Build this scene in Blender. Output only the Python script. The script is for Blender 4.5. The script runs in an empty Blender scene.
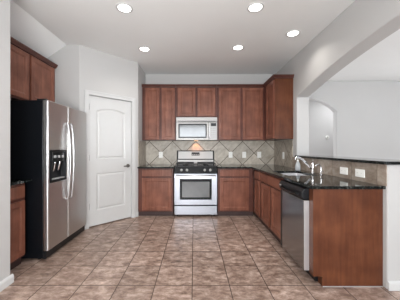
import bpy, bmesh, math
from mathutils import Vector
from mathutils.geometry import tessellate_polygon
scene = bpy.context.scene
COL = scene.collection
PI = math.pi
# ---------------------------------------------------------------- camera
FPX = 225.0
cd = bpy.data.cameras.new('camera'); cam = bpy.data.objects.new('camera', cd); COL.objects.link(cam)
cd.sensor_fit = 'HORIZONTAL'; cd.sensor_width = 36.0; cd.lens = 36.0*FPX/400.0
cd.shift_x = 6/400.0; cd.shift_y = -1.5/400.0
cam.location = (0, 0, 1.213); cam.rotation_euler = (PI/2, 0, 0); cd.clip_start = 0.05
scene.camera = cam
# ---------------------------------------------------------------- world, light, exposure
w = bpy.data.worlds.new('world'); scene.world = w; w.use_nodes = True
w.node_tree.nodes['Background'].inputs[0].default_value = (0.80, 0.88, 1.0, 1)
w.node_tree.nodes['Background'].inputs[1].default_value = 1.0
scene.view_settings.view_transform = 'Standard'; scene.view_settings.look = 'None'
scene.view_settings.gamma = 1.0; scene.view_settings.use_curve_mapping = False
scene.view_settings.exposure = 0.26

def area(name, loc, rot, sx, sy, power, color=(1, 1, 1)):
    d = bpy.data.lights.new(name, 'AREA'); d.shape = 'RECTANGLE'; d.size = sx; d.size_y = sy
    d.energy = power; d.color = color
    o = bpy.data.objects.new(name, d); COL.objects.link(o); o.location = loc; o.rotation_euler = rot
    return o
# fill light at tall windows of unseen rooms behind and beside the camera
UP = math.radians(62)                                # upward tilt added to brighten the ceiling
area('window_fill', (0.0, -3.40, 0.9), (PI/2+UP, 0, 0), 2.4, 1.2, 60, (0.95, 0.98, 1.0))
area('window_fill', (4.0, -3.40, 1.2), (PI/2+math.radians(15), 0, 0), 2.4, 1.7, 22, (0.95, 0.98, 1.0))
area('window_fill', (6.40, 1.5, 1.2), (PI/2+math.radians(30), 0, PI/2), 3.0, 1.7, 150, (0.95, 0.98, 1.0))  # added to light the room beyond the arch
area('window_skylight', (0.0, -3.42, 1.35), (PI/2, 0, 0), 2.4, 2.0, 80, (0.93, 0.97, 1.0))
area('hall_fill', (4.6, 5.75, 2.60), (0, 0, 0), 2.0, 0.5, 22, (0.97, 0.98, 1.0))  # added light under the hall ceiling, no opening there
area('hall_fill', (1.83, 5.68, 1.3), (0, -PI/2, 0), 1.9, 0.7, 14, (0.97, 0.98, 1.0))  # added light out of view, brightens the jamb of the hall arch
# added fill light behind the camera, tilted up to brighten the ceiling
area('ceiling_fill', (-0.3, -0.7, 1.1), (PI+math.radians(-58), 0, 0), 0.9, 0.9, 56, (1.0, 0.99, 0.97))
LAMP_W = 2.5

# ---------------------------------------------------------------- materials
MATS = {}
def nt(name):
    m = bpy.data.materials.new(name); m.use_nodes = True
    b = m.node_tree.nodes['Principled BSDF']; MATS[name] = m
    return m, m.node_tree.nodes, m.node_tree.links, b
def setp(b, color=None, rough=None, metal=None, spec=None, **k):
    if color is not None: b.inputs['Base Color'].default_value = (*color, 1)
    if rough is not None: b.inputs['Roughness'].default_value = rough
    if metal is not None: b.inputs['Metallic'].default_value = metal
    if spec is not None: b.inputs['Specular IOR Level'].default_value = spec
    for a, v in k.items(): b.inputs[a.replace('_', ' ')].default_value = v
def simple(name, color, rough=0.5, metal=0.0, spec=0.5, var=0.04, scale=12, bump=0.0, **k):
    m, N, L, b = nt(name); setp(b, color, rough, metal, spec, **k)
    tc = N.new('ShaderNodeTexCoord'); no = N.new('ShaderNodeTexNoise'); no.inputs['Scale'].default_value = scale
    L.new(tc.outputs['Object'], no.inputs['Vector'])
    r = N.new('ShaderNodeValToRGB'); r.color_ramp.elements[0].position = 0.3; r.color_ramp.elements[1].position = 0.7
    r.color_ramp.elements[0].color = (*[max(0, c*(1-var)) for c in color], 1)
    r.color_ramp.elements[1].color = (*[min(1, c*(1+var)) for c in color], 1)
    L.new(no.outputs['Fac'], r.inputs['Fac']); L.new(r.outputs['Color'], b.inputs['Base Color'])
    if bump:
        bp = N.new('ShaderNodeBump'); bp.inputs['Strength'].default_value = bump; bp.inputs['Distance'].default_value = 0.002
        n2 = N.new('ShaderNodeTexNoise'); n2.inputs['Scale'].default_value = 140
        L.new(tc.outputs['Object'], n2.inputs['Vector'])
        L.new(n2.outputs['Fac'], bp.inputs['Height']); L.new(bp.outputs['Normal'], b.inputs['Normal'])
    return m
def ramp(N, stops):
    r = N.new('ShaderNodeValToRGB'); e = r.color_ramp.elements
    e[0].position = stops[0][0]; e[0].color = (*stops[0][1], 1)
    e[1].position = stops[-1][0]; e[1].color = (*stops[-1][1], 1)
    for p, c in stops[1:-1]:
        q = e.new(p); q.color = (*c, 1)
    return r
simple('wall_paint', (0.525, 0.522, 0.518), 0.75, var=0.012, scale=2, bump=0.08)
simple('ceiling_paint', (0.86, 0.875, 0.875), 0.85, var=0.012, scale=2, bump=0.08)
simple('trim_white', (0.61, 0.615, 0.615), 0.35, var=0.01)
simple('plate_white', (0.93, 0.93, 0.90), 0.3, var=0.01)
simple('socket_grey', (0.45, 0.45, 0.43), 0.4)
simple('black_enamel', (0.007, 0.008, 0.009), 0.18, 0, 0.25, var=0.1)
simple('black_plastic', (0.010, 0.011, 0.013), 0.3, 0, 0.3, var=0.1)
simple('black_iron', (0.018, 0.018, 0.018), 0.55, var=0.15)
simple('fridge_side', (0.005, 0.006, 0.008), 0.28, 0, 0.2, var=0.1, scale=300, bump=0.2)
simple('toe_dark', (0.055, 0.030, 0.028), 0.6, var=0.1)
simple('satin', (0.55, 0.55, 0.56), 0.28, 1.0, var=0.02)
simple('chrome', (0.80, 0.80, 0.82), 0.12, 1.0, var=0.02)
simple('nickel', (0.50, 0.48, 0.46), 0.28, 1.0, var=0.03)
simple('dark_nickel', (0.20, 0.19, 0.18), 0.35, 0.8, var=0.03)
simple('dark_glass', (0.10, 0.105, 0.11), 0.09, 0.0, 0.9, var=0.05)
simple('micro_glass', (0.16, 0.165, 0.17), 0.10, 0.35, 0.9, var=0.05)
simple('key_grey', (0.42, 0.43, 0.44), 0.35, var=0.03)
simple('soap_bottle', (0.72, 0.76, 0.80), 0.15, var=0.03, Transmission_Weight=0.35)
simple('steel_light', (0.74, 0.74, 0.76), 0.35, 0.75, var=0.02)

def brushed(name, color, rough, axis, metal=1.0):
    m, N, L, b = nt(name); setp(b, color, rough, metal)
    tc = N.new('ShaderNodeTexCoord'); mp = N.new('ShaderNodeMapping')
    s = [260, 260, 260]; s[axis] = 3
    mp.inputs['Scale'].default_value = s
    no = N.new('ShaderNodeTexNoise'); no.inputs['Scale'].default_value = 1.0; no.inputs['Detail'].default_value = 2
    L.new(tc.outputs['Object'], mp.inputs['Vector']); L.new(mp.outputs['Vector'], no.inputs['Vector'])
    r = ramp(N, [(0.3, tuple(c*0.975 for c in color)), (0.7, tuple(min(1, c*1.02) for c in color))])
    L.new(no.outputs['Fac'], r.inputs['Fac']); L.new(r.outputs['Color'], b.inputs['Base Color'])
    mr = N.new('ShaderNodeMapRange'); mr.inputs['To Min'].default_value = rough*0.97; mr.inputs['To Max'].default_value = rough*1.03
    L.new(no.outputs['Fac'], mr.inputs['Value']); L.new(mr.outputs['Result'], b.inputs['Roughness'])
    return m
brushed('steel', (0.62, 0.62, 0.615), 0.33, 2)
brushed('steel_front', (0.42, 0.44, 0.49), 0.33, 0)
brushed('steel_warm', (0.36, 0.352, 0.345), 0.42, 0, 0.55)
brushed('steel_dish', (0.37, 0.37, 0.37), 0.20, 1)

def wood(name, c0, c1, c2, rough=0.33, axis=2):
    m, N, L, b = nt(name); setp(b, c1, rough, 0, 0.5)
    tc = N.new('ShaderNodeTexCoord'); mp = N.new('ShaderNodeMapping')
    s = [30, 30, 30]; s[axis] = 2.5
    mp.inputs['Scale'].default_value = s
    no = N.new('ShaderNodeTexNoise'); no.inputs['Scale'].default_value = 1; no.inputs['Detail'].default_value = 5; no.inputs['Distortion'].default_value = 0.6
    L.new(tc.outputs['Object'], mp.inputs['Vector']); L.new(mp.outputs['Vector'], no.inputs['Vector'])
    n2 = N.new('ShaderNodeTexNoise'); n2.inputs['Scale'].default_value = 5; n2.inputs['Detail'].default_value = 3
    L.new(tc.outputs['Object'], n2.inputs['Vector'])
    ad = N.new('ShaderNodeMath'); ad.operation = 'MULTIPLY_ADD'; ad.inputs[1].default_value = 0.4
    s2 = N.new('ShaderNodeMath'); s2.operation = 'MULTIPLY'; s2.inputs[1].default_value = 0.6
    L.new(n2.outputs['Fac'], s2.inputs[0]); L.new(no.outputs['Fac'], ad.inputs[0]); L.new(s2.outputs[0], ad.inputs[2])
    r = ramp(N, [(0.32, c0), (0.5, c1), (0.70, c2)])
    L.new(ad.outputs[0], r.inputs['Fac']); L.new(r.outputs['Color'], b.inputs['Base Color'])
    b.inputs['Coat Weight'].default_value = 0.06; b.inputs['Coat Roughness'].default_value = 0.2; b.inputs['Specular IOR Level'].default_value = 0.3
    return m
wood('cherry', (0.135, 0.048, 0.030), (0.210, 0.079, 0.050), (0.300, 0.122, 0.078))
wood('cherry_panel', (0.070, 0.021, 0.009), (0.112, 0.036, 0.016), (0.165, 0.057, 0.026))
wood('cherry_crown', (0.060, 0.022, 0.018), (0.085, 0.031, 0.024), (0.12, 0.045, 0.033), axis=1)
wood('cabinet_frame', (0.070, 0.025, 0.019), (0.108, 0.039, 0.029), (0.15, 0.055, 0.040))

def granite():
    m, N, L, b = nt('granite'); setp(b, (0.02, 0.025, 0.025), 0.06, 0, 0.36)
    tc = N.new('ShaderNodeTexCoord')
    v = N.new('ShaderNodeTexVoronoi'); v.inputs['Scale'].default_value = 90
    no = N.new('ShaderNodeTexNoise'); no.inputs['Scale'].default_value = 30; no.inputs['Detail'].default_value = 6
    L.new(tc.outputs['Object'], v.inputs['Vector']); L.new(tc.outputs['Object'], no.inputs['Vector'])
    r1 = ramp(N, [(0.0, (0.006, 0.008, 0.008)), (0.6, (0.012, 0.015, 0.015)), (0.85, (0.06, 0.065, 0.06)), (1.0, (0.16, 0.165, 0.15))])
    sp = N.new('ShaderNodeSeparateColor'); L.new(v.outputs['Color'], sp.inputs[0])
    mu = N.new('ShaderNodeMath'); mu.operation = 'MULTIPLY'; L.new(sp.outputs[0], mu.inputs[0])
    m3 = N.new('ShaderNodeMath'); m3.operation = 'MULTIPLY'; m3.inputs[1].default_value = 1.6
    L.new(no.outputs['Fac'], m3.inputs[0]); L.new(m3.outputs[0], mu.inputs[1])
    L.new(mu.outputs[0], r1.inputs['Fac']); L.new(r1.outputs['Color'], b.inputs['Base Color'])
granite()

def tiles(name, kind, size, u0, v0, mortar, palette, grout, rough, bump=0.35):
    # kind: 'floor' (X,Y) | 'diagX' (X,Z at 45 deg) | 'diagY' (Y,Z at 45 deg) | 'straightY' (Y,Z)
    m, N, L, b = nt(name); setp(b, palette[1], rough, 0, 0.5)
    tc = N.new('ShaderNodeTexCoord'); sx = N.new('ShaderNodeSeparateXYZ'); L.new(tc.outputs['Object'], sx.inputs[0])
    def M(op, a, c):
        n = N.new('ShaderNodeMath'); n.operation = op
        for i, q in enumerate((a, c)):
            if isinstance(q, (int, float)): n.inputs[i].default_value = q
            else: L.new(q, n.inputs[i])
        return n.outputs[0]
    a = sx.outputs['Y'] if kind in ('diagY', 'straightY') else sx.outputs['X']
    c = sx.outputs['Y'] if kind == 'floor' else sx.outputs['Z']
    u = M('SUBTRACT', a, u0); v = M('SUBTRACT', c, v0)
    if kind.startswith('diag'):
        u, v = M('MULTIPLY', M('ADD', u, v), 0.70711), M('MULTIPLY', M('SUBTRACT', v, u), 0.70711)
    cb = N.new('ShaderNodeCombineXYZ'); L.new(u, cb.inputs[0]); L.new(v, cb.inputs[1])
    br = N.new('ShaderNodeTexBrick'); br.offset = 0; br.offset_frequency = 1; br.squash = 1
    br.inputs['Scale'].default_value = 1; br.inputs['Brick Width'].default_value = size; br.inputs['Row Height'].default_value = size
    br.inputs['Mortar Size'].default_value = mortar; br.inputs['Mortar Smooth'].default_value = 0.3; br.inputs['Bias'].default_value = 0
    br.inputs['Color1'].default_value = (0.80, 0.78, 0.77, 1); br.inputs['Color2'].default_value = (1.14, 1.12, 1.12, 1)
    br.inputs['Mortar'].default_value = (1, 1, 1, 1)
    L.new(cb.outputs[0], br.inputs['Vector'])
    # per-tile offset so that the clouding changes from tile to tile
    fx = M('MULTIPLY', M('FLOOR', M('DIVIDE', u, size), 0), 3.7); fy = M('MULTIPLY', M('FLOOR', M('DIVIDE', v, size), 0), 5.3)
    c2 = N.new('ShaderNodeCombineXYZ'); L.new(M('ADD', M('MULTIPLY', u, 0.6), fx), c2.inputs[0]); L.new(M('ADD', v, fy), c2.inputs[1])
    no = N.new('ShaderNodeTexNoise'); no.inputs['Scale'].default_value = 13 if kind == 'floor' else 8; no.inputs['Detail'].default_value = 8; no.inputs['Roughness'].default_value = 0.75; no.inputs['Distortion'].default_value = 0.2
    L.new(c2.outputs[0], no.inputs['Vector'])
    r = ramp(N, [(0.34, palette[0]), (0.45, palette[1]), (0.54, palette[2]), (0.68, palette[3])])
    L.new(no.outputs['Fac'], r.inputs['Fac'])
    mx = N.new('ShaderNodeMix'); mx.data_type = 'RGBA'; mx.blend_type = 'MULTIPLY'; mx.inputs['Factor'].default_value = 0.75
    L.new(r.outputs['Color'], mx.inputs['A']); L.new(br.outputs['Color'], mx.inputs['B'])
    mg = N.new('ShaderNodeMix'); mg.data_type = 'RGBA'; L.new(br.outputs['Fac'], mg.inputs['Factor'])
    L.new(mx.outputs['Result'], mg.inputs['A']); mg.inputs['B'].default_value = (*grout, 1)
    L.new(mg.outputs['Result'], b.inputs['Base Color'])
    bp = N.new('ShaderNodeBump'); bp.invert = True; bp.inputs['Strength'].default_value = bump; bp.inputs['Distance'].default_value = 0.003
    L.new(br.outputs['Fac'], bp.inputs['Height']); L.new(bp.outputs['Normal'], b.inputs['Normal'])
    rr = N.new('ShaderNodeMapRange'); rr.inputs['To Min'].default_value = rough; rr.inputs['To Max'].default_value = 0.8
    L.new(br.outputs['Fac'], rr.inputs['Value']); L.new(rr.outputs['Result'], b.inputs['Roughness'])
tiles('floor_tile', 'floor', 0.33, -0.016, 1.993, 0.0042,
      [(0.14, 0.088, 0.068), (0.28, 0.192, 0.152), (0.42, 0.312, 0.258), (0.70, 0.56, 0.49)], (0.085, 0.060, 0.050), 0.34)
tiles('splash_back', 'diagX', 0.339, -0.68, 1.12, 0.006,
      [(0.35, 0.31, 0.25), (0.45, 0.41, 0.345), (0.54, 0.50, 0.43), (0.64, 0.60, 0.52)], (0.07, 0.048, 0.038), 0.4)
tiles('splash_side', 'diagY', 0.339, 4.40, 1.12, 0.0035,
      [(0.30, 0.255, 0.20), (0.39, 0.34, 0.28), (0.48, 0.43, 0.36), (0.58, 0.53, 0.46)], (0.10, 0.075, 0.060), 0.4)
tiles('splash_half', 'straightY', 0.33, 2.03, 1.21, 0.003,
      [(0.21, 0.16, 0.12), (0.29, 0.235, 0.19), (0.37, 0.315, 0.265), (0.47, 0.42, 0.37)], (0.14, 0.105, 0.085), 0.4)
def emit(name, color, strength):
    m, N, L, b = nt(name); setp(b, (0.9, 0.9, 0.9), 0.4)
    b.inputs['Emission Color'].default_value = (*color, 1); b.inputs['Emission Strength'].default_value = strength
emit('lamp_lens', (1.0, 0.97, 0.92), 6.0)
emit('oven_lamp', (1.0, 0.55, 0.25), 2.0)
def glass():
    m, N, L, b = nt('window_glass'); setp(b, (0.95, 0.97, 1), 0.02); b.inputs['Transmission Weight'].default_value = 1
glass()

# ---------------------------------------------------------------- helpers
def tag(o, label=None, cat=None, group=None, kind=None):
    if label: o['label'] = label
    if cat: o['category'] = cat
    if group: o['group'] = group
    if kind: o['kind'] = kind
    return o
def thing(name, loc, label, cat, group=None):
    o = bpy.data.objects.new(name, None); COL.objects.link(o); o.location = loc
    o.empty_display_size = 0.05
    return tag(o, label, cat, group)
def world_of(o):
    v = Vector(o.location)
    while o.parent: o = o.parent; v += Vector(o.location)
    return v
def obj(name, bm, mat, parent=None, smooth=False, bevel=0.0, origin=None):
    bmesh.ops.recalc_face_normals(bm, faces=bm.faces)
    off = Vector(origin) if origin is not None else (world_of(parent) if parent else Vector((0, 0, 0)))
    if parent is None and origin is None and len(bm.verts):
        off = Vector((0, 0, 0))
    bmesh.ops.translate(bm, verts=bm.verts, vec=-off)
    me = bpy.data.meshes.new(name); bm.to_mesh(me); bm.free()
    mats = mat if isinstance(mat, (list, tuple)) else [mat]
    for q in mats: me.materials.append(MATS[q])
    if smooth:
        for p in me.polygons: p.use_smooth = True
    o = bpy.data.objects.new(name, me); COL.objects.link(o)
    if parent is not None:
        o.parent = parent; o.location = off - world_of(parent)
    else: o.location = off
    if bevel:
        md = o.modifiers.new('bevel', 'BEVEL'); md.width = bevel; md.segments = 2; md.limit_method = 'ANGLE'; md.angle_limit = 0.7
    return o
class Fr:                                            # a local frame: u along, n outwards, z up
    def __init__(s, o, U, N): s.o = Vector(o); s.U = Vector((*U, 0)).normalized(); s.N = Vector((*N, 0)).normalized()
    def __call__(s, u, n, z): return s.o + s.U*u + s.N*n + Vector((0, 0, z))
ID = Fr((0, 0, 0), (1, 0), (0, 1))
def box(bm, u0, u1, n0, n1, z0, z1, F=ID):
    vs = [bm.verts.new(F(u, n, z)) for z in (z0, z1) for n in (n0, n1) for u in (u0, u1)]
    for f in ((0, 1, 3, 2), (4, 6, 7, 5), (0, 4, 5, 1), (2, 3, 7, 6), (0, 2, 6, 4), (1, 5, 7, 3)):
        bm.faces.new([vs[i] for i in f])
    return bm
def B(*a, F=ID): return box(bmesh.new(), *a, F=F)
def prism(bm, pts, h0, h1, P):                       # pts 2D; P(a, b, h) -> world
    A = [bm.verts.new(P(a, b, h0)) for a, b in pts]; C = [bm.verts.new(P(a, b, h1)) for a, b in pts]
    n = len(pts)
    for t in tessellate_polygon([[Vector((a, b, 0)) for a, b in pts]]):
        bm.faces.new([A[i] for i in t]); bm.faces.new([C[i] for i in reversed(t)])
    for i in range(n):
        j = (i+1) % n; bm.faces.new((A[i], A[j], C[j], C[i]))
    return bm
def loft(bm, loops, cap0=True, cap1=True, closed=True):
    R = [[bm.verts.new(p) for p in l] for l in loops]; n = len(R[0])
    for a, c in zip(R, R[1:]):
        for i in range(n if closed else n-1):
            j = (i+1) % n; bm.faces.new((a[i], a[j], c[j], c[i]))
    if cap0: bm.faces.new(R[0])
    if cap1: bm.faces.new(list(reversed(R[-1])))
    return bm
def lathe(bm, cx, cy, prof, seg=20, axis='z', cap0=True, cap1=True):
    loops = []
    for r, h in prof:
        l = []
        for k in range(seg):
            a = 2*PI*k/seg; c, s = math.cos(a)*r, math.sin(a)*r
            l.append(Vector((cx+c, cy+s, h)))
        loops.append(l)
    return loft(bm, loops, cap0, cap1)
def disc_at(bm, c, ax, r0, r1, h, seg=18):           # short cylinder from c along ax
    ax = Vector(ax).normalized(); c = Vector(c)
    t = ax.orthogonal().normalized(); s = ax.cross(t)
    ring = lambda r, d: [c+ax*d+t*math.cos(2*PI*k/seg)*r+s*math.sin(2*PI*k/seg)*r for k in range(seg)]
    return loft(bm, [ring(r0, 0), ring(r1, h)])
def tube(bm, pts, r, seg=10):
    pts = [Vector(p) for p in pts]; loops = []; n = len(pts)
    rr = r if isinstance(r, (list, tuple)) else [r]*n
    prev = None
    for i, p in enumerate(pts):
        d = (pts[min(i+1, n-1)]-pts[max(i-1, 0)]).normalized()
        t = d.orthogonal().normalized() if prev is None else (prev - d*prev.dot(d)).normalized()
        prev = t; s = d.cross(t)
        loops.append([p+t*math.cos(2*PI*k/seg)*rr[i]+s*math.sin(2*PI*k/seg)*rr[i] for k in range(seg)])
    return loft(bm, loops)
def smooth_path(pts, k=6):
    P = [Vector(p) for p in pts]; P = [P[0]*2-P[1]]+P+[P[-1]*2-P[-2]]; out = []
    for i in range(1, len(P)-2):
        for j in range(k):
            t = j/k
            out.append(0.5*((2*P[i])+(P[i+1]-P[i-1])*t+(2*P[i-1]-5*P[i]+4*P[i+1]-P[i+2])*t*t+(-P[i-1]+3*P[i]-3*P[i+1]+P[i+2])*t**3))
    out.append(P[-2]); return out
def gridslab(bm, us, vs, keep, h0, h1, P):
    cells = {(i, j) for i in range(len(us)-1) for j in range(len(vs)-1) if keep(i, j)}
    V = {}
    def v(i, j, h):
        if (i, j, h) not in V: V[i, j, h] = bm.verts.new(P(us[i], vs[j], (h0, h1)[h]))
        return V[i, j, h]
    for i, j in cells:
        for h in (0, 1): bm.faces.new([v(i, j, h), v(i+1, j, h), v(i+1, j+1, h), v(i, j+1, h)])
        for (a, c, ni, nj) in (((i, j), (i+1, j), i, j-1), ((i+1, j), (i+1, j+1), i+1, j), ((i+1, j+1), (i, j+1), i, j+1), ((i, j+1), (i, j), i-1, j)):
            if (ni, nj) not in cells: bm.faces.new([v(*a, 0), v(*c, 0), v(*c, 1), v(*a, 1)])
    return bm
XY = lambda a, b, h: Vector((a, b, h))
XZ = lambda a, b, h: Vector((a, h, b))
YZ = lambda a, b, h: Vector((h, a, b))
def struct(name, bm, mat, bevel=0, label=None):
    o = obj(name, bm, mat, bevel=bevel); o['kind'] = 'structure'
    if label: o['label'] = label
    return o

# ================================================================ SETTING
CZ = 2.743
BY = 4.64
struct('floor', B(-2.6, 6.6, -3.6, 6.6, -0.1, 0.0), 'floor_tile')
bm = B(-1.88, 6.6, -3.6, 6.6, CZ, CZ+0.1)
prism(bm, [(-1.88, CZ), (-2.6, CZ-0.72*0.69), (-2.6, CZ+0.1), (-1.88, CZ+0.1)], 1.93, 3.42, lambda a, b, h: Vector((a, h, b)))
box(bm, -2.6, -1.88, -3.6, 1.93, CZ, CZ+0.1)
struct('ceiling', bm, 'ceiling_paint')
WX = 1.66; WT = 0.195
# left wall: ends in a corner beside the fridge alcove
struct('wall_left', prism(bmesh.new(), [(-1.65, -3.5), (-1.65, 2.03), (-2.37, 2.03), (-2.37, 3.31), (-2.5, 3.31), (-2.5, -3.5)], 0, CZ, XY), 'wall_paint', 0.012)
PW = (-1.69, 3.32); PE = (-1.00, 4.02)
D45 = Fr((PW[0], PW[1], 0), (PE[0]-PW[0], PE[1]-PW[1]), (PE[1]-PW[1], -(PE[0]-PW[0])))
PL = math.hypot(PE[0]-PW[0], PE[1]-PW[1])
struct('wall_alcove', prism(bmesh.new(), [(-2.5, 3.32), (PW[0], PW[1]), (PW[0]-0.045, PW[1]+0.11), (-2.5, 3.43)], 0, CZ, XY), 'wall_paint')
DS0, DS1, DZ = 0.135, 0.862, 2.035
struct('wall_pantry', gridslab(bmesh.new(), [0, DS0, DS1, PL], [0, DZ, CZ], lambda i, j: not (i == 1 and j == 0), -0.11, 0, lambda a, b, h: D45(a, h, b)), 'wall_paint')
struct('wall_side', B(-1.11, -1.00, 4.022, BY+0.1, 0, CZ), 'wall_paint')
struct('wall_back', B(-1.0, WX, BY, BY+0.1, 0, CZ), 'wall_paint')
def arc(y0, z0, yc, zp, n=28):                       # circular arc from (y0, z0) over the peak (yc, zp) to the mirror point
    a = y0-yc; s = zp-z0; R = (a*a+s*s)/(2*s); th = math.asin(abs(a)/R)
    return [(yc+math.sin(th*(1-2*k/n))*R*(1 if a > 0 else -1), zp-R+math.cos(th*(1-2*k/n))*R) for k in range(n+1)]
A = arc(3.63, 2.04, 1.50, 2.303)
pts = [(BY+0.1, 0), (BY+0.1, CZ), (-3.5, CZ), (-3.5, 0), (-0.63, 0)] + list(reversed(A)) + [(3.63, 1.074), (1.93, 1.074), (1.93, 0)]
struct('wall_right', prism(bmesh.new(), pts, WX, WX+WT, YZ), 'wall_paint', 0.010)
# the room beyond the arch, its far wall with an arched opening to a hall
FY = 5.10
A2 = arc(3.235, 2.05, 2.55, 2.35)
pts = [(1.865, 0)] + list(reversed(A2)) + [(3.235, 0), (6.5, 0), (6.5, CZ), (1.80, CZ), (1.80, 0)]
struct('wall_far', prism(bmesh.new(), pts, FY, FY+0.13, XZ), 'wall_paint', 0.006)
struct('wall_hall', B(1.7, 6.5, 6.3, 6.4, 0, CZ), 'wall_paint')
struct('wall_hall_side', B(1.70, 1.80, BY+0.1, 6.3, 0, CZ), 'wall_paint')
struct('wall_outer', gridslab(bmesh.new(), [-3.5, 0.0, 3.0, 6.4], [0, 0.4, 2.3, CZ], lambda i, j: not (i == 1 and j == 1), 6.5, 6.6, YZ), 'wall_paint')
struct('wall_rear', gridslab(bmesh.new(), [-2.5, -1.2, 1.2, 2.8, 5.2, 6.6], [0, 0.35, 2.35, CZ], lambda i, j: not (i in (1, 3) and j == 1), -3.6, -3.5, XZ), 'wall_paint')
def window(name, us, z0, z1, h0, P):
    c = h0
    o = struct(name, gridslab(bmesh.new(), [us[0], us[0]+0.06, (us[0]+us[1])/2-0.03, (us[0]+us[1])/2+0.03, us[1]-0.06, us[1]], [z0, z0+0.06, z1-0.06, z1],
               lambda i, j: not (i in (1, 3) and j == 1), c-0.03, c+0.03, P), 'trim_white')
    obj('pane', gridslab(bmesh.new(), [us[0]+0.05, us[1]-0.05], [z0+0.05, z1-0.05], lambda i, j: True, c-0.004, c+0.004, P), 'window_glass', o)
window('window_1', (-1.2, 1.2), 0.35, 2.35, -3.55, XZ)
window('window_2', (2.8, 5.2), 0.35, 2.35, -3.55, XZ)
window('window_added', (0.0, 3.0), 0.4, 2.3, 6.55, YZ)  # unseen window, added to light the room beyond the arch
# baseboards
def baseboard(name, F, u0, u1, mat='trim_white'):
    prof = [(0.0005, 0), (0.0145, 0), (0.0145, 0.055), (0.010, 0.068), (0.0005, 0.078)]
    struct(name, prism(bmesh.new(), prof, u0, u1, lambda a, b, h: F(h, a, b)), mat)
baseboard('baseboard_left', Fr((-1.65, 0, 0), (0, 1), (1, 0)), -3.5, 2.045)
baseboard('baseboard_pantry', D45, 0.945, PL-0.004)
bm = bmesh.new()
prof = [(0.0005, 0), (0.0145, 0), (0.0145, 0.055), (0.010, 0.068), (0.0005, 0.078)]
loft(bm, [[Vector((WX+0.002-0*n, 1.93-n, z)) for n, z in prof], [Vector((WX+WT+n, 1.93-n, z)) for n, z in prof],
          [Vector((WX+WT+n, 3.63, z)) for n, z in prof]])
struct('baseboard_peninsula', bm, 'trim_white')
baseboard('baseboard_far', Fr((0, FY, 0), (1, 0), (0, -1)), 3.24, 6.5)

# pantry door with its casing
def arch_loop(u0, u1, z0, z1, rise, inset, n=14):
    a0, a1, b0 = u0+inset, u1-inset, z0+inset
    out = [(a0, b0), (a1, b0)]
    for k in range(n+1):
        t = k/n; u = a1+(a0-a1)*t; out.append((u, z1-inset-rise+rise*math.sin(PI*t)**0.8 if rise else z1-inset))
    return out
def pantry_door():
    bm = bmesh.new(); n0 = -0.055; n1 = -0.02
    W0, W1 = DS0+0.007, DS1-0.006; Z0, Z1 = 0.016, DZ-0.009
    zs = [Z0, 0.245, 0.83, 1.045, 1.86, Z1]; us = [W0, W0+0.115, W1-0.115, W1]
    # slab with two holes at the front face
    gridslab(bm, us, zs, lambda i, j: not (i == 1 and j in (1, 3)), n0, n1, lambda a, b, h: D45(a, h, b))
    for (za, zb, rise) in ((zs[1], zs[2], 0), (zs[3], zs[4], 0.05)):
        L = []
        for ins, dep in ((0.0, 0.0), (0.016, -0.010), (0.028, -0.010), (0.045, -0.003), (0.046, -0.003)):
            L.append([D45(u, n1+dep, z) for u, z in arch_loop(us[1], us[2], za, zb, rise if rise else 0, ins)])
        loft(bm, L, cap0=False, cap1=True)
        if rise:                                     # spandrels above the arched panel
            lp = arch_loop(us[1], us[2], za, zb, rise, 0.0)[2:]
            for (u, z), (u2, z2) in zip(lp, lp[1:]):
                if zb-z > 1e-4 or zb-z2 > 1e-4:
                    q = [bm.verts.new(D45(a, n1, c)) for a, c in ((u, z), (u2, z2), (u2, zb), (u, zb))]
                    bm.faces.new(q)
    return bm
door = bpy.data.objects.new('door_1', None); COL.objects.link(door); door.location = D45((DS0+DS1)/2, -0.03, 0.0); door['kind'] = 'structure'
obj('door_slab', pantry_door(), 'trim_white', door)
h = obj('door_lever', disc_at(bmesh.new(), D45(0.795, -0.020, 0.915), tuple(D45.N), 0.032, 0.029, 0.010), 'dark_nickel', door, smooth=False)
bm = bmesh.new()
tube(bm, smooth_path([D45(0.795, -0.012, 0.915), D45(0.795, 0.030, 0.915), D45(0.770, 0.040, 0.917), D45(0.690, 0.040, 0.912)], 5), 0.011)
obj('lever_arm', bm, 'dark_nickel', h, smooth=True)
for z in (0.32, 1.07, 1.85):
    bm = bmesh.new(); a = D45(DS0+0.004, -0.014, z-0.045); tube(bm, [a, a+Vector((0, 0, 0.09))], 0.0085)
    obj('hinge', bm, 'dark_nickel', door)
def casing(bm, u0, u1, z0, z1): box(bm, u0, u1, 0.0005, 0.012, z0, z1, D45)
bm = bmesh.new()
cw = 0.062
lo = [(DS0-cw, 0), (DS0, 0), (DS0, DZ), (DS1, DZ), (DS1, 0), (DS1+cw, 0), (DS1+cw, DZ+cw), (DS0-cw, DZ+cw)]
prism(bm, lo, 0.0005, 0.011, lambda a, b, h: D45(a, h, b))
lo = [(DS0-cw, 0), (DS0-cw+0.02, 0), (DS0-cw+0.02, DZ+cw-0.02), (DS1+cw-0.02, DZ+cw-0.02), (DS1+cw-0.02, 0), (DS1+cw, 0), (DS1+cw, DZ+cw), (DS0-cw, DZ+cw)]
prism(bm, lo, 0.011, 0.018, lambda a, b, h: D45(a, h, b))
lo = [(DS0, 0), (DS0+0.003, 0), (DS0+0.003, DZ-0.003), (DS1-0.003, DZ-0.003), (DS1-0.003, 0), (DS1, 0), (DS1, DZ), (DS0, DZ)]
prism(bm, lo, -0.105, 0.0005, lambda a, b, h: D45(a, h, b))
struct('trim_1', bm, 'trim_white', 0.002)
struct('door_gap_shade', B(DS0, DS1, -0.12, -0.112, 0, DZ, F=D45), 'toe_dark')  # dark sheet behind the door, standing in for shade in its gaps

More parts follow.
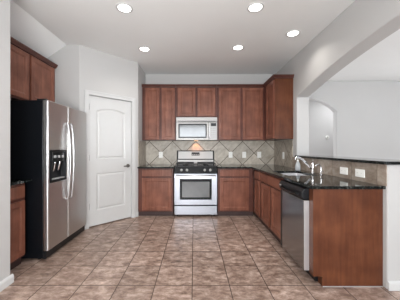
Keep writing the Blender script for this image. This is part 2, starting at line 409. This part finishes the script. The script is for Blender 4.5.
# tiled splashbacks
tag(obj('tile_backsplash', B(-0.9995, WX-0.0005, BY-0.009, BY-0.0005, 0.888, 1.372), 'splash_back'),
    'greige diagonal stone tile backsplash on the back wall behind the gas range', 'backsplash')
tag(obj('tile_backsplash', B(-0.9995, -0.991, 4.03, BY-0.0095, 0.888, 1.355), 'splash_side'),
    'narrow tiled side return of the backsplash beside the pantry wall', 'backsplash')
tag(obj('tile_backsplash', B(WX-0.009, WX-0.0005, 3.775, BY-0.0095, 0.888, 1.36), 'splash_side'),
    'tiled splash on the right wall under the end wall cabinet', 'backsplash')
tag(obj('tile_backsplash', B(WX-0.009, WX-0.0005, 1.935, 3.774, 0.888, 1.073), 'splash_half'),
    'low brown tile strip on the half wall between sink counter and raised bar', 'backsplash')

# ================================================================ CABINETS
def shaker(F, u0, u1, z0, z1, n0=0.0015, t=0.02, st=0.055, flat=False):
    bm = bmesh.new()
    def lp(i, n): return [F(u0+i, n, z0+i), F(u1-i, n, z0+i), F(u1-i, n, z1-i), F(u0+i, n, z1-i)]
    if flat:
        loft(bm, [lp(0, n0), lp(0, n0+t-0.006), lp(0.006, n0+t)])
    else:
        loft(bm, [lp(0, n0), lp(0, n0+t-0.004), lp(0.004, n0+t), lp(st-0.002, n0+t), lp(st+0.006, n0+t-0.005), lp(st+0.010, n0+t-0.005), lp(st+0.015, n0+t-0.010)])
    return bm
def cabinet(name, F, W, D, z0, z1, doors, drawers, label, cat, toe=0.0, crown=None, rail=False, loc=None, dst=0.055, pmat='cherry'):
    base = F(W/2, -D/2, z0)
    t = thing(name, base, label, cat)
    zc = z0+toe
    obj('carcass', B(0, W, -D, 0, zc, z1-(0.004 if crown else 0), F=F), 'cabinet_frame', t, bevel=0.0015)
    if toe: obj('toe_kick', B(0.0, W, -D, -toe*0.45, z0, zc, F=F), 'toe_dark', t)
    for (a, b_, c, d) in doors: obj('door', shaker(F, a, b_, c, d, st=dst), pmat, t)
    for (a, b_, c, d) in drawers: obj('drawer_front', shaker(F, a, b_, c, d, flat=True), pmat, t)
    if crown:
        L, R = crown; lv = [(z1-0.004, 0.0225), (z1+0.006, 0.024), (z1+0.014, 0.030), (z1+0.036, 0.046), (z1+0.047, 0.048)]
        bm = bmesh.new()
        loft(bm, [[F(-o*L, -D, z), F(W+o*R, -D, z), F(W+o*R, o, z), F(-o*L, o, z)] for z, o in [(a+0.0005, b) for a, b in lv]])
        obj('crown_moulding', bm, 'cherry_crown', t)
    return t
FB = lambda x: Fr((x, 4.33, 0), (1, 0), (0, -1))
UT = 2.392
UD = BY-4.331
UZ = 1.372
cabinet('wall_cabinet', FB(-0.997), 0.650, UD, UZ, UT, [(0.062, 0.335, UZ+0.012, UT-0.014), (0.378, 0.632, UZ+0.012, UT-0.014)], [],
        'tall cherry wall cabinet with two doors, left of the microwave beside the pantry', 'cabinet', crown=(0, 0))
cabinet('wall_cabinet', FB(-0.345), 0.782, UD, 1.806, UT, [(0.035, 0.372, 1.83, UT-0.014), (0.412, 0.752, 1.83, UT-0.014)], [],
        'short cherry wall cabinet with two doors directly above the microwave', 'cabinet', crown=(0, 0))
cabinet('wall_cabinet', FB(0.439), WX-0.4405, UD, UZ, UT, [(0.035, 0.450, UZ+0.012, UT-0.014), (0.495, 0.885, UZ+0.012, UT-0.014)], [],
        'wide cherry wall cabinet right of the microwave running into the corner', 'cabinet', crown=(0, 0))
FR = Fr((1.362, 3.77, 0), (0, 1), (-1, 0))
cabinet('wall_cabinet', FR, 0.511, WX-1.3625, UZ, UT, [(0.025, 0.43, UZ+0.012, UT-0.014)], [],
        'cherry wall cabinet on the right wall with plain side panel facing the room', 'cabinet', crown=(1, 0))
FL = Fr((-2.052, 2.26, 0), (0, 1), (1, 0))
cabinet('wall_cabinet', FL, 1.055, 0.312, 1.79, UT, [(0.02, 0.515, 1.812, UT-0.014), (0.555, 1.020, 1.812, UT-0.014)], [],
        'cherry wall cabinet with two doors mounted above the refrigerator', 'cabinet', crown=(0, 0))
# side panel skin of the right wall cabinet (its finished end)
def endskin(name, parent, bm, mat='cherry_panel'): return obj(name, bm, mat, parent)
rc = [o for o in COL.objects if o.get('label', '').startswith('cherry wall cabinet on the right')][0]
obj('side_panel', B(1.358, WX-0.001, 3.764, 3.7695, UZ, UT-0.005), 'cherry_panel', rc)

CT0, CT1 = 0.860, 0.887
BT = 0.8585
def base(F, W, D, doors, drawers, label, **k):
    return cabinet('base_cabinet', F, W, D, 0, BT, doors, drawers, label, 'cabinet', toe=0.085, **k)
FBB = lambda x: Fr((x, 4.02, 0), (1, 0), (0, -1))
BD = BY-4.021
base(FBB(-0.997), 0.626, BD, [(0.070, 0.600, 0.108, 0.688)], [(0.070, 0.600, 0.715, 0.835)],
     'cherry base cabinet left of the range, one drawer over one door')
base(FBB(0.428), 0.636, BD, [(0.035, 0.550, 0.108, 0.688)], [(0.035, 0.550, 0.715, 0.835)],
     'cherry base cabinet right of the range, one drawer over one door')
RX = 1.066
FRR = lambda y: Fr((RX, y, 0), (0, 1), (-1, 0))
RD = WX-RX-0.001
base(FRR(3.546), 0.45, RD, [(0.070, 0.350, 0.108, 0.68)], [(0.055, 0.375, 0.705, 0.835)],
     'narrow cherry base cabinet between the inner corner and the sink cabinet')
sinkcab = thing('base_cabinet', (RX+RD/2, 3.1, 0), 'cherry sink base cabinet with two doors beside the dishwasher', 'cabinet')
F = FRR(2.612)
bm = bmesh.new()
box(bm, 0, 0.932, -RD, 0, 0.085, 0.105, F); box(bm, 0, 0.018, -RD, 0, 0.105, BT-0.18, F); box(bm, 0.914, 0.932, -RD, 0, 0.105, BT, F)
box(bm, 0.018, 0.914, -RD, -RD+0.018, 0.105, BT, F); box(bm, 0.0, 0.914, -0.02, 0, 0.105, BT, F)
obj('carcass', bm, 'cabinet_frame', sinkcab)
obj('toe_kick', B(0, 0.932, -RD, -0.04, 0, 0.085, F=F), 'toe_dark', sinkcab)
for a, b_ in ((0.080, 0.455), (0.535, 0.900)): obj('door', shaker(F, a, b_, 0.108, 0.68), 'cherry', sinkcab)
obj('false_front', shaker(F, 0.060, 0.900, 0.705, 0.835, flat=True), 'cherry', sinkcab)
# filler between sink base and dishwasher is the carcass edge; end panel of the peninsula
ep = prism(bmesh.new(), [(RX-0.020, 0.088), (RX-0.020, BT), (WX-0.001, BT), (WX-0.001, 0), (RX+0.06, 0), (RX+0.06, 0.088)], 1.975, 2.045, lambda a, b, h: Vector((a, h, b)))
tag(obj('cabinet_end_panel', ep, 'cherry_panel', bevel=0.002), 'broad flat cherry panel closing the near end of the peninsula', 'panel')
epo = [o for o in COL.objects if o.name == 'cabinet_end_panel'][0]
obj('shoe_strip', B(RX+0.062, WX-0.002, 1.970, 1.9745, 0, 0.006), 'key_grey', epo)
# small base cabinet in the alcove left of the fridge
FLL = Fr((-1.787, 2.04, 0), (0, 1), (1, 0))
base(FLL, 0.335, 0.575, [(0.02, 0.315, 0.108, 0.675)], [(0.02, 0.315, 0.705, 0.835)],
     'cherry base cabinet at far left between the wall corner and the refrigerator')

# ================================================================ COUNTERS
tag(obj('countertop', gridslab(bmesh.new(), [0.424, 1.02, 1.135, 1.505, WX-0.0005], [1.945, 2.70, 3.26, 3.97, BY-0.001],
    lambda i, j: not (i == 2 and j == 1) and (i > 0 or j == 3), CT0, CT1, XY), 'granite', bevel=0.003),
    'L-shaped polished black granite countertop holding the sink', 'countertop')
tag(obj('countertop', B(-0.999, -0.363, 3.97, BY-0.0005, CT0, CT1), 'granite', bevel=0.003),
    'short black granite countertop left of the gas range', 'countertop')
tag(obj('countertop', B(-2.368, -1.725, 2.032, 2.392, CT0, CT1), 'granite', bevel=0.003),
    'small black granite countertop at far left beside the refrigerator', 'countertop')
tag(obj('bar_top', B(1.622, 2.02, 1.90, 3.628, 1.0755, 1.103), 'granite', bevel=0.006),
    'raised black granite bar top on the half wall under the arch', 'bar top')

# ================================================================ REFRIGERATOR
t = thing('refrigerator', (-1.97, 2.845, 0), 'stainless side by side refrigerator with black sides', 'refrigerator')
fy0, fy1, seam = 2.42, 3.285, 2.808; fz0, fz1 = 0.105, 1.737
obj('body', B(-2.33, -1.630, fy0+0.005, fy1-0.005, 0.025, 1.735), 'fridge_side', t, bevel=0.006)
obj('base_grille', prism(bmesh.new(), [(-1.629, 0.02), (-1.600, 0.02), (-1.592, 0.095), (-1.629, 0.095)], fy0+0.004, fy1-0.01, lambda a, b, h: Vector((a, h, b))), 'black_plastic', t, bevel=0.003)
for y in (fy0+0.06, fy1-0.06):
    for x in (-1.70, -2.25):
        bm = bmesh.new(); lathe(bm, x, y, [(0.02, 0), (0.02, 0.024)]); obj('leveling_foot', bm, 'black_plastic', t)
obj('hinge_cover', B(-1.70, -1.60, fy0+0.01, fy0+0.06, 1.7355, 1.752), 'black_plastic', t, bevel=0.004)
dy0, dy1, dz0, dz1 = 2.455, 2.765, 0.835, 1.192
def door_mesh(y0, y1, hole):
    us = [y0, y1]; vs = [fz0, fz1]
    bm = bmesh.new()
    if hole: gridslab(bm, [y0, dy0, dy1, y1], [fz0, dz0, dz1, fz1], lambda i, j: not (i == 1 and j == 1), -1.627, -1.570, YZ)
    else: gridslab(bm, us, vs, lambda i, j: True, -1.627, -1.570, YZ)
    return bm
fz = obj('freezer_door', door_mesh(fy0, seam-0.003, True), 'steel', t, bevel=0.011)
rf = obj('fridge_door', door_mesh(seam+0.003, fy1, False), 'steel', t, bevel=0.011)
# ice and water dispenser
bm = bmesh.new()
def yl(i, x, a=dy0, b=dy1, c=dz0, d=dz1): return [Vector((x, a+i, c+i)), Vector((x, b-i, c+i)), Vector((x, b-i, d-i)), Vector((x, a+i, d-i))]
loft(bm, [yl(0.001, -1.626), yl(0.001, -1.566), yl(0.018, -1.564)], True, False)
loft(bm, [yl(0.018, -1.564), [Vector((-1.618, a, c)) for a, c in ((dy0+0.03, dz0+0.03), (dy1-0.03, dz0+0.03), (dy1-0.03, dz1-0.14), (dy0+0.03, dz1-0.14))]], False, True)
disp = obj('dispenser', bm, 'black_plastic', fz)
obj('dispenser_keypad', B(-1.583, -1.562, dy0+0.03, dy1-0.03, dz1-0.125, dz1-0.022), 'black_enamel', t, bevel=0.002)
for k in range(3): obj('dispenser_button', B(-1.5615, -1.560, dy0+0.05+k*0.075, dy0+0.095+k*0.075, dz1-0.085, dz1-0.055), 'key_grey', t)
for y in (dy0+0.11, dy0+0.20):
    bm = bmesh.new(); tube(bm, smooth_path([(-1.585, y, dz1-0.125), (-1.590, y, dz1-0.17), (-1.608, y, dz1-0.235)], 4), 0.011); obj('dispenser_paddle', bm, 'chrome', t, smooth=True)
obj('drip_tray', B(-1.614, -1.567, dy0+0.035, dy1-0.035, dz0+0.03, dz0+0.04), 'key_grey', t)
for par, y in ((fz, 2.770), (rf, 2.850)):
    P = [(-1.571, y, 1.525), (-1.555, y, 1.52), (-1.543, y, 1.47), (-1.530, y, 1.33), (-1.522, y, 1.06), (-1.530, y, 0.79), (-1.543, y, 0.65), (-1.555, y, 0.60), (-1.571, y, 0.595)]
    bm = bmesh.new(); tube(bm, smooth_path(P, 5), 0.0115, 12)
    obj('handle', bm, 'satin', par, smooth=True)

# ================================================================ GAS RANGE
t = thing('gas_range', (0.031, 4.3, 0), 'stainless gas range with black cooktop and glass oven door', 'range')
rx0, rx1 = -0.352, 0.414; ry = 3.985
obj('body', B(rx0, rx1, ry+0.045, BY-0.012, 0.03, 0.885), 'black_enamel', t, bevel=0.003)
for x in (rx0+0.05, rx1-0.05):
    for y in (ry+0.1, BY-0.1):
        bm = bmesh.new(); lathe(bm, x, y, [(0.018, 0), (0.018, 0.029)]); obj('leveling_foot', bm, 'black_plastic', t)
obj('storage_drawer', B(rx0+0.002, rx1-0.002, ry+0.006, ry+0.044, 0.035, 0.190), 'steel_front', t, bevel=0.006)
od = obj('oven_door', gridslab(bmesh.new(), [rx0+0.002, -0.25, 0.312, rx1-0.002], [0.212, 0.305, 0.672, 0.765], lambda i, j: not (i == 1 and j == 1), ry, ry+0.044, XZ), 'steel_front', t, bevel=0.005)
obj('oven_window', B(-0.249, 0.311, ry+0.003, ry+0.03, 0.306, 0.671), 'dark_glass', od, bevel=0.003)
obj('window_frame', gridslab(bmesh.new(), [-0.246, -0.212, 0.274, 0.308], [0.309, 0.348, 0.625, 0.668], lambda i, j: not (i == 1 and j == 1), ry+0.0005, ry+0.0028, XZ), 'black_enamel', od)
bm = bmesh.new(); tube(bm, [(rx0+0.03, ry-0.035, 0.738), (rx1-0.03, ry-0.035, 0.738)], 0.013, 14)
hd = obj('handle', bm, 'steel_light', od, smooth=True)
for x in (rx0+0.06, rx1-0.06):
    bm = bmesh.new(); tube(bm, [(x, ry-0.035, 0.738), (x, ry+0.001, 0.738)], 0.010, 10); obj('handle_post', bm, 'steel_light', od)
cp = obj('control_panel', prism(bmesh.new(), [(ry+0.002, 0.772), (ry+0.044, 0.772), (ry+0.044, 0.884), (ry+0.030, 0.884)], rx0+0.001, rx1-0.001, lambda a, b, h: Vector((h, a, b))), 'black_enamel', t, bevel=0.004)
nrm = Vector((0, -0.112, 0.028)).normalized()
for x in (-0.222, -0.125, 0.190, 0.290):
    c = Vector((x, ry+0.0165, 0.829))
    k = obj('knob', disc_at(bmesh.new(), c, nrm, 0.024, 0.019, 0.024), 'steel_warm', cp, bevel=0.003)
ct = obj('cooktop', B(rx0, rx1, ry+0.03, BY-0.085, 0.8855, 0.900), 'black_enamel', t, bevel=0.004)
for cx in (-0.165, 0.227):
    for cy in (4.17, 4.42):
        bm = bmesh.new(); lathe(bm, cx, cy, [(0.050, 0.9005), (0.050, 0.911), (0.032, 0.913), (0.032, 0.921), (0.028, 0.924)]); obj('burner', bm, 'black_iron', t)
for cx in (-0.165, 0.227):
    bm = bmesh.new(); a, c = cx-0.165, cx+0.165; y0, y1 = 4.055, 4.53; g = 0.009
    for x in (a, c-g): box(bm, x, x+g, y0, y1, 0.932, 0.944)
    for y in (y0, (y0+y1)/2-g/2, y1-g): box(bm, a, c, y, y+g, 0.932, 0.944)
    for cy in (4.17, 4.42):
        box(bm, a, cx-0.03, cy, cy+g, 0.934, 0.946); box(bm, cx+0.03, c, cy, cy+g, 0.934, 0.946)
        box(bm, cx-g/2, cx+g/2, cy+0.035, cy+0.12, 0.934, 0.946)
    for x in (a, c-g):
        for y in (y0, y1-g): box(bm, x, x+g, y, y+g, 0.9005, 0.933)
    obj('grate', bm, 'black_iron', t)
bg = obj('backguard', prism(bmesh.new(), [(BY-0.084, 0.900), (BY-0.012, 0.900), (BY-0.012, 1.172), (BY-0.050, 1.172)], rx0+0.004, rx1-0.004, lambda a, b, h: Vector((h, a, b))), 'black_enamel', t, bevel=0.006)
def slant(z): return BY-0.084+(z-0.900)*0.034/0.272
def on_guard(x0, x1, z0, z1, th, off=0.0003):
    return prism(bmesh.new(), [(slant(z0)-off, z0), (slant(z1)-off, z1), (slant(z1)-off-th, z1), (slant(z0)-off-th, z0)], x0, x1, lambda a, b, h: Vector((h, a, b)))
obj('guard_panel', on_guard(rx0+0.030, rx1-0.030, 1.004, 1.155, 0.004), 'steel_warm', bg, bevel=0.0015)
obj('guard_panel', on_guard(rx0+0.020, rx1-0.020, 0.905, 0.985, 0.006), 'steel_warm', bg, bevel=0.0015)
obj('clock_display', on_guard(-0.050, 0.112, 1.070, 1.135, 0.004, 0.0045), 'black_plastic', bg, bevel=0.0015)
for k in range(4):
    obj('button', on_guard(-0.036+k*0.036, -0.012+k*0.036, 1.082, 1.094, 0.002, 0.0087), 'key_grey', bg)

# ================================================================ MICROWAVE
t = thing('microwave', (0.045, 4.42, 1.365), 'stainless over-the-range microwave mounted under the short cabinet', 'microwave')
mx0, mx1, my = -0.335, 0.436, 4.235
obj('body', B(mx0, mx1, my+0.03, BY-0.010, 1.372, 1.803), 'black_plastic', t, bevel=0.003)
obj('vent_grille', B(mx0, mx1, my+0.004, my+0.0295, 1.717, 1.802), 'steel_warm', t, bevel=0.003)
bm = bmesh.new()
for k in range(3): box(bm, mx0+0.03, mx1-0.03, my+0.0025, my+0.0036, 1.7215+k*0.007, 1.7245+k*0.007)
obj('vent_slot', bm, 'black_plastic', t)
md = obj('door', gridslab(bmesh.new(), [mx0, mx0+0.042, 0.240, 0.272], [1.374, 1.408, 1.680, 1.707], lambda i, j: not (i == 1 and j == 1), my, my+0.0295, XZ), 'steel_warm', t, bevel=0.003)
obj('door_window', B(mx0+0.043, 0.239, my+0.004, my+0.02, 1.409, 1.679), 'micro_glass', md)
obj('window_frame', gridslab(bmesh.new(), [mx0+0.045, mx0+0.065, 0.217, 0.237], [1.411, 1.435, 1.655, 1.677], lambda i, j: not (i == 1 and j == 1), my+0.001, my+0.0036, XZ), 'black_plastic', md)
pn = obj('control_panel', B(0.275, mx1, my, my+0.0295, 1.374, 1.707), 'steel_warm', t, bevel=0.003)
obj('keypad', B(0.318, mx1-0.02, my-0.0025, my-0.0002, 1.405, 1.625), 'key_grey', pn)
obj('display', B(0.318, mx1-0.02, my-0.0025, my-0.0002, 1.635, 1.69), 'black_plastic', pn)
bm = bmesh.new()
for r in range(5):
    for c in range(3): box(bm, 0.324+c*0.030, 0.346+c*0.030, my-0.0045, my-0.0026, 1.415+r*0.041, 1.443+r*0.041)
obj('keypad_buttons', bm, 'steel_warm', pn)
bm = bmesh.new(); tube(bm, smooth_path([(0.292, my+0.001, 1.690), (0.292, my-0.030, 1.670), (0.292, my-0.034, 1.545), (0.292, my-0.030, 1.42), (0.292, my+0.001, 1.40)], 5), 0.009, 12)
obj('handle', bm, 'steel_light', pn, smooth=True)
obj('cooktop_lamp', B(0.005, 0.085, 4.50, 4.56, 1.3665, 1.3715), 'oven_lamp', t)
d = bpy.data.lights.new('cooktop_lamp_light', 'SPOT'); d.energy = 2.6; d.color = (1.0, 0.36, 0.12); d.spot_size = 1.7; d.spot_blend = 0.8; d.shadow_soft_size = 0.02
o = bpy.data.objects.new('cooktop_lamp_light', d); COL.objects.link(o); o.parent = t; o.location = Vector((0.045, 4.53, 1.360))-Vector(t.location); o.rotation_euler = (0.45, 0, 0)

# ================================================================ DISHWASHER
t = thing('dishwasher', (1.34, 2.35, 0), 'stainless dishwasher with black control strip under the peninsula counter', 'dishwasher')
y0, y1 = 2.052, 2.606; dx = 1.000
obj('body', B(1.052, WX-0.02, y0, y1, 0.09, 0.855), 'black_plastic', t)
obj('toe_kick', B(1.105, 1.13, y0, y1, 0.0, 0.089), 'black_plastic', t)
for x, y in ((1.20, y0+0.04), (1.20, y1-0.04), (1.6, y0+0.04), (1.6, y1-0.04)):
    bm = bmesh.new(); lathe(bm, x, y, [(0.015, 0), (0.015, 0.0895)]); obj('leveling_foot', bm, 'nickel', t)
obj('door_side', B(dx+0.002, 1.051, y1-0.048, y1, 0.100, 0.742), 'black_plastic', t, bevel=0.003)
obj('door', B(dx, 1.051, y0, y1-0.0485, 0.100, 0.742), 'steel_dish', t, bevel=0.006)
obj('door_edge', B(dx+0.004, 1.050, y0-0.0035, y0-0.0003, 0.104, 0.738), 'steel_light', t)
cs = obj('control_strip', prism(bmesh.new(), [(1.051, 0.746), (dx+0.004, 0.746), (dx-0.012, 0.765), (dx-0.014, 0.815), (dx+0.008, 0.846), (1.051, 0.850)], y0, y1, lambda a, b, h: Vector((a, h, b))), 'black_plastic', t, bevel=0.004)
bm = bmesh.new()
tube(bm, smooth_path([(dx-0.010, 2.13, 0.790), (dx-0.030, 2.17, 0.782), (dx-0.034, 2.35, 0.776), (dx-0.030, 2.49, 0.782), (dx-0.010, 2.53, 0.790)], 5), 0.013, 12)
obj('handle', bm, 'black_enamel', cs, smooth=True)
for k in range(4): obj('button', B(dx-0.0155, dx-0.012, 2.545+k*0.014, 2.554+k*0.014, 0.795, 0.808), 'key_grey', cs)

# ================================================================ SINK, TAPS, SOAP
t = thing('kitchen_sink', (1.32, 2.98, 0.70), 'stainless double bowl sink set into the granite counter', 'sink')
def rrect(x0, x1, y0, y1, r, z, n=5):
    out = []
    for cx, cy, a0 in ((x1-r, y1-r, 0), (x0+r, y1-r, 90), (x0+r, y0+r, 180), (x1-r, y0+r, 270)):
        for k in range(n+1):
            a = math.radians(a0+90*k/n); out.append(Vector((cx+math.cos(a)*r, cy+math.sin(a)*r, z)))
    return out
for ya, yb in ((2.710, 2.965), (2.995, 3.250)):
    bm = bmesh.new(); xa, xb = 1.145, 1.495
    loft(bm, [rrect(xa-0.006, xb+0.006, ya-0.006, yb+0.006, 0.03, 0.8585), rrect(xa, xb, ya, yb, 0.03, 0.8585), rrect(xa+0.006, xb-0.006, ya+0.006, yb-0.006, 0.04, 0.74),
              rrect(xa+0.03, xb-0.03, ya+0.03, yb-0.03, 0.04, 0.715)], False, True)
    bw = obj('bowl', bm, 'steel_light', t, smooth=False)
    bm = bmesh.new(); lathe(bm, (xa+xb)/2, (ya+yb)/2, [(0.035, 0.716), (0.035, 0.719), (0.02, 0.7175)]); obj('drain', bm, 'chrome', bw)
t = thing('kitchen_faucet', (1.575, 2.985, CT1), 'chrome single lever kitchen faucet with arched spout behind the sink', 'faucet')
fx, fy = 1.575, 2.985
bm = bmesh.new(); lathe(bm, fx, fy, [(0.030, CT1+0.0005), (0.030, CT1+0.008), (0.022, CT1+0.014), (0.021, CT1+0.10), (0.024, CT1+0.125), (0.016, CT1+0.140)], 18)
obj('faucet_body', bm, 'chrome', t, smooth=True)
bm = bmesh.new(); tube(bm, smooth_path([(fx, fy, CT1+0.05), (fx-0.05, fy, CT1+0.095), (fx-0.12, fy+0.005, CT1+0.165), (fx-0.175, fy+0.01, CT1+0.205), (fx-0.215, fy+0.012, CT1+0.202), (fx-0.225, fy+0.012, CT1+0.178)], 6), [0.015]*12+[0.0125]*19, 12)
obj('spout', bm, 'chrome', t, smooth=True)
bm = bmesh.new(); tube(bm, smooth_path([(fx, fy, CT1+0.132), (fx-0.002, fy-0.004, CT1+0.155), (fx-0.006, fy-0.02, CT1+0.175)], 5), [0.011]*6+[0.008]*5, 10)
obj('lever', bm, 'chrome', t, smooth=True)
t = thing('filter_tap', (1.575, 2.79, CT1), 'small chrome hooked filter tap nearer than the main faucet', 'tap')
bm = bmesh.new(); lathe(bm, 1.575, 2.79, [(0.020, CT1+0.0005), (0.020, CT1+0.01), (0.011, CT1+0.016), (0.011, CT1+0.05)], 16); obj('tap_base', bm, 'chrome', t, smooth=True)
bm = bmesh.new(); tube(bm, smooth_path([(1.575, 2.79, CT1+0.045), (1.575, 2.79, CT1+0.09), (1.565, 2.79, CT1+0.118), (1.54, 2.79, CT1+0.128), (1.515, 2.79, CT1+0.12), (1.51, 2.79, CT1+0.108)], 6), 0.008, 10); obj('spout', bm, 'chrome', t, smooth=True)
bm = bmesh.new(); tube(bm, [(1.575, 2.775, CT1+0.038), (1.575, 2.745, CT1+0.045)], 0.006, 8); obj('lever', bm, 'chrome', t, smooth=True)
t = thing('soap_dispenser', (1.56, 3.38, CT1), 'pale soap pump bottle standing on the counter behind the sink', 'soap bottle')
bm = bmesh.new(); lathe(bm, 1.56, 3.38, [(0.034, CT1+0.0005), (0.038, CT1+0.01), (0.037, CT1+0.07), (0.028, CT1+0.11), (0.014, CT1+0.125), (0.014, CT1+0.135)], 18); obj('bottle_body', bm, 'soap_bottle', t, smooth=True)
bm = bmesh.new(); lathe(bm, 1.56, 3.38, [(0.016, CT1+0.1355), (0.016, CT1+0.15), (0.006, CT1+0.152), (0.006, CT1+0.178)], 14)
pp = obj('pump', bm, 'plate_white', t)
bm = bmesh.new(); tube(bm, smooth_path([(1.56, 3.38, CT1+0.180), (1.53, 3.38, CT1+0.182), (1.512, 3.38, CT1+0.176)], 4), 0.006, 8); obj('nozzle', bm, 'plate_white', pp)

# ================================================================ OUTLETS
def outlet(F, label, horiz=False, wide=False, grp=None, off=0.0, name='wall_outlet', cat='outlet'):
    w_, h_ = (0.125, 0.078) if horiz else (0.080, 0.125)
    c = F(0, off, 0)
    t = thing(name, c, label, cat)
    if grp: t['group'] = grp
    obj('cover_plate', B(-w_/2, w_/2, off+0.0003, off+0.007, -h_/2, h_/2, F=F), 'plate_white', t, bevel=0.003)
    for s in (-1, 1):
        bm = bmesh.new()
        u, z = (s*0.027, 0) if horiz else (0, s*0.027)
        box(bm, u-0.013, u+0.013, off+0.0072, off+0.009, z-0.013, z+0.013, F)
        so = obj('socket', bm, 'plate_white', t, bevel=0.002)
        bm = bmesh.new()
        for q in (-0.005, 0.005): box(bm, u+q-0.0012, u+q+0.0012, off+0.0092, off+0.0096, z-0.004, z+0.006, F)
        obj('slot', bm, 'socket_grey', so)
    return t
for x, l in ((-0.683, 'white outlet on the tiled wall left of the gas range'),
             (0.752, 'white outlet nearest the range on the tile to its right'),
             (1.031, 'white outlet on the back tile, middle of the three right of the range'),
             (1.340, 'white outlet on the back tile closest to the inner corner')):
    outlet(Fr((x, BY-0.009, 1.083), (1, 0), (0, -1)), l)
outlet(Fr((WX-0.009, 4.150, 1.085), (0, 1), (-1, 0)), 'white outlet on the right wall tile above the counter corner')
outlet(Fr((WX-0.009, 2.475, 0.968), (0, 1), (-1, 0)), 'white horizontal outlet on the half wall tile, nearer the faucet', True)
outlet(Fr((WX-0.009, 2.235, 0.968), (0, 1), (-1, 0)), 'white horizontal outlet on the half wall tile, nearer the peninsula end', True)
t = thing('thermostat', (3.73, 6.3, 1.53), 'small white round thermostat on the hall wall seen through the far arch', 'thermostat')
obj('housing', disc_at(bmesh.new(), (3.73, 6.2995, 1.53), (0, -1, 0), 0.045, 0.042, 0.025), 'plate_white', t)
obj('dial', disc_at(bmesh.new(), (3.73, 6.274, 1.53), (0, -1, 0), 0.022, 0.02, 0.004), 'nickel', t)

# ================================================================ CEILING DOWNLIGHTS
def downlight(x, y, label):
    t = thing('recessed_light', (x, y, CZ), label, 'ceiling light', None)
    bm = bmesh.new(); seg = 32
    prof = [(0.090, CZ-0.0005), (0.090, CZ-0.004), (0.084, CZ-0.007), (0.070, CZ-0.006), (0.066, CZ-0.001)]
    lathe(bm, x, y, prof, seg, cap0=False, cap1=False); obj('trim_ring', bm, 'trim_white', t, smooth=True)
    bm = bmesh.new(); lathe(bm, x, y, [(0.069, CZ-0.001), (0.069, CZ-0.0035), (0.05, CZ-0.0045)], seg); obj('lens', bm, 'lamp_lens', t)
    d = bpy.data.lights.new('lamp', 'AREA'); d.shape = 'DISK'; d.size = 0.13; d.energy = LAMP_W; d.color = (1.0, 0.95, 0.88); d.spread = 2.2
    o = bpy.data.objects.new('lamp', d); COL.objects.link(o); o.parent = t; o.location = (0, 0, -0.012)
for x, y, l in ((-0.757, 2.45, 'recessed ceiling light at near left, above the refrigerator aisle'),
                (0.667, 2.44, 'recessed ceiling light at the top centre right of the photo'),
                (-0.761, 3.46, 'recessed ceiling light in front of the pantry door'),
                (0.667, 3.41, 'recessed ceiling light nearest the cabinets right of the range'),
                (1.316, 2.99, 'recessed ceiling light above the sink, rightmost of the five')):
    downlight(x, y, l)
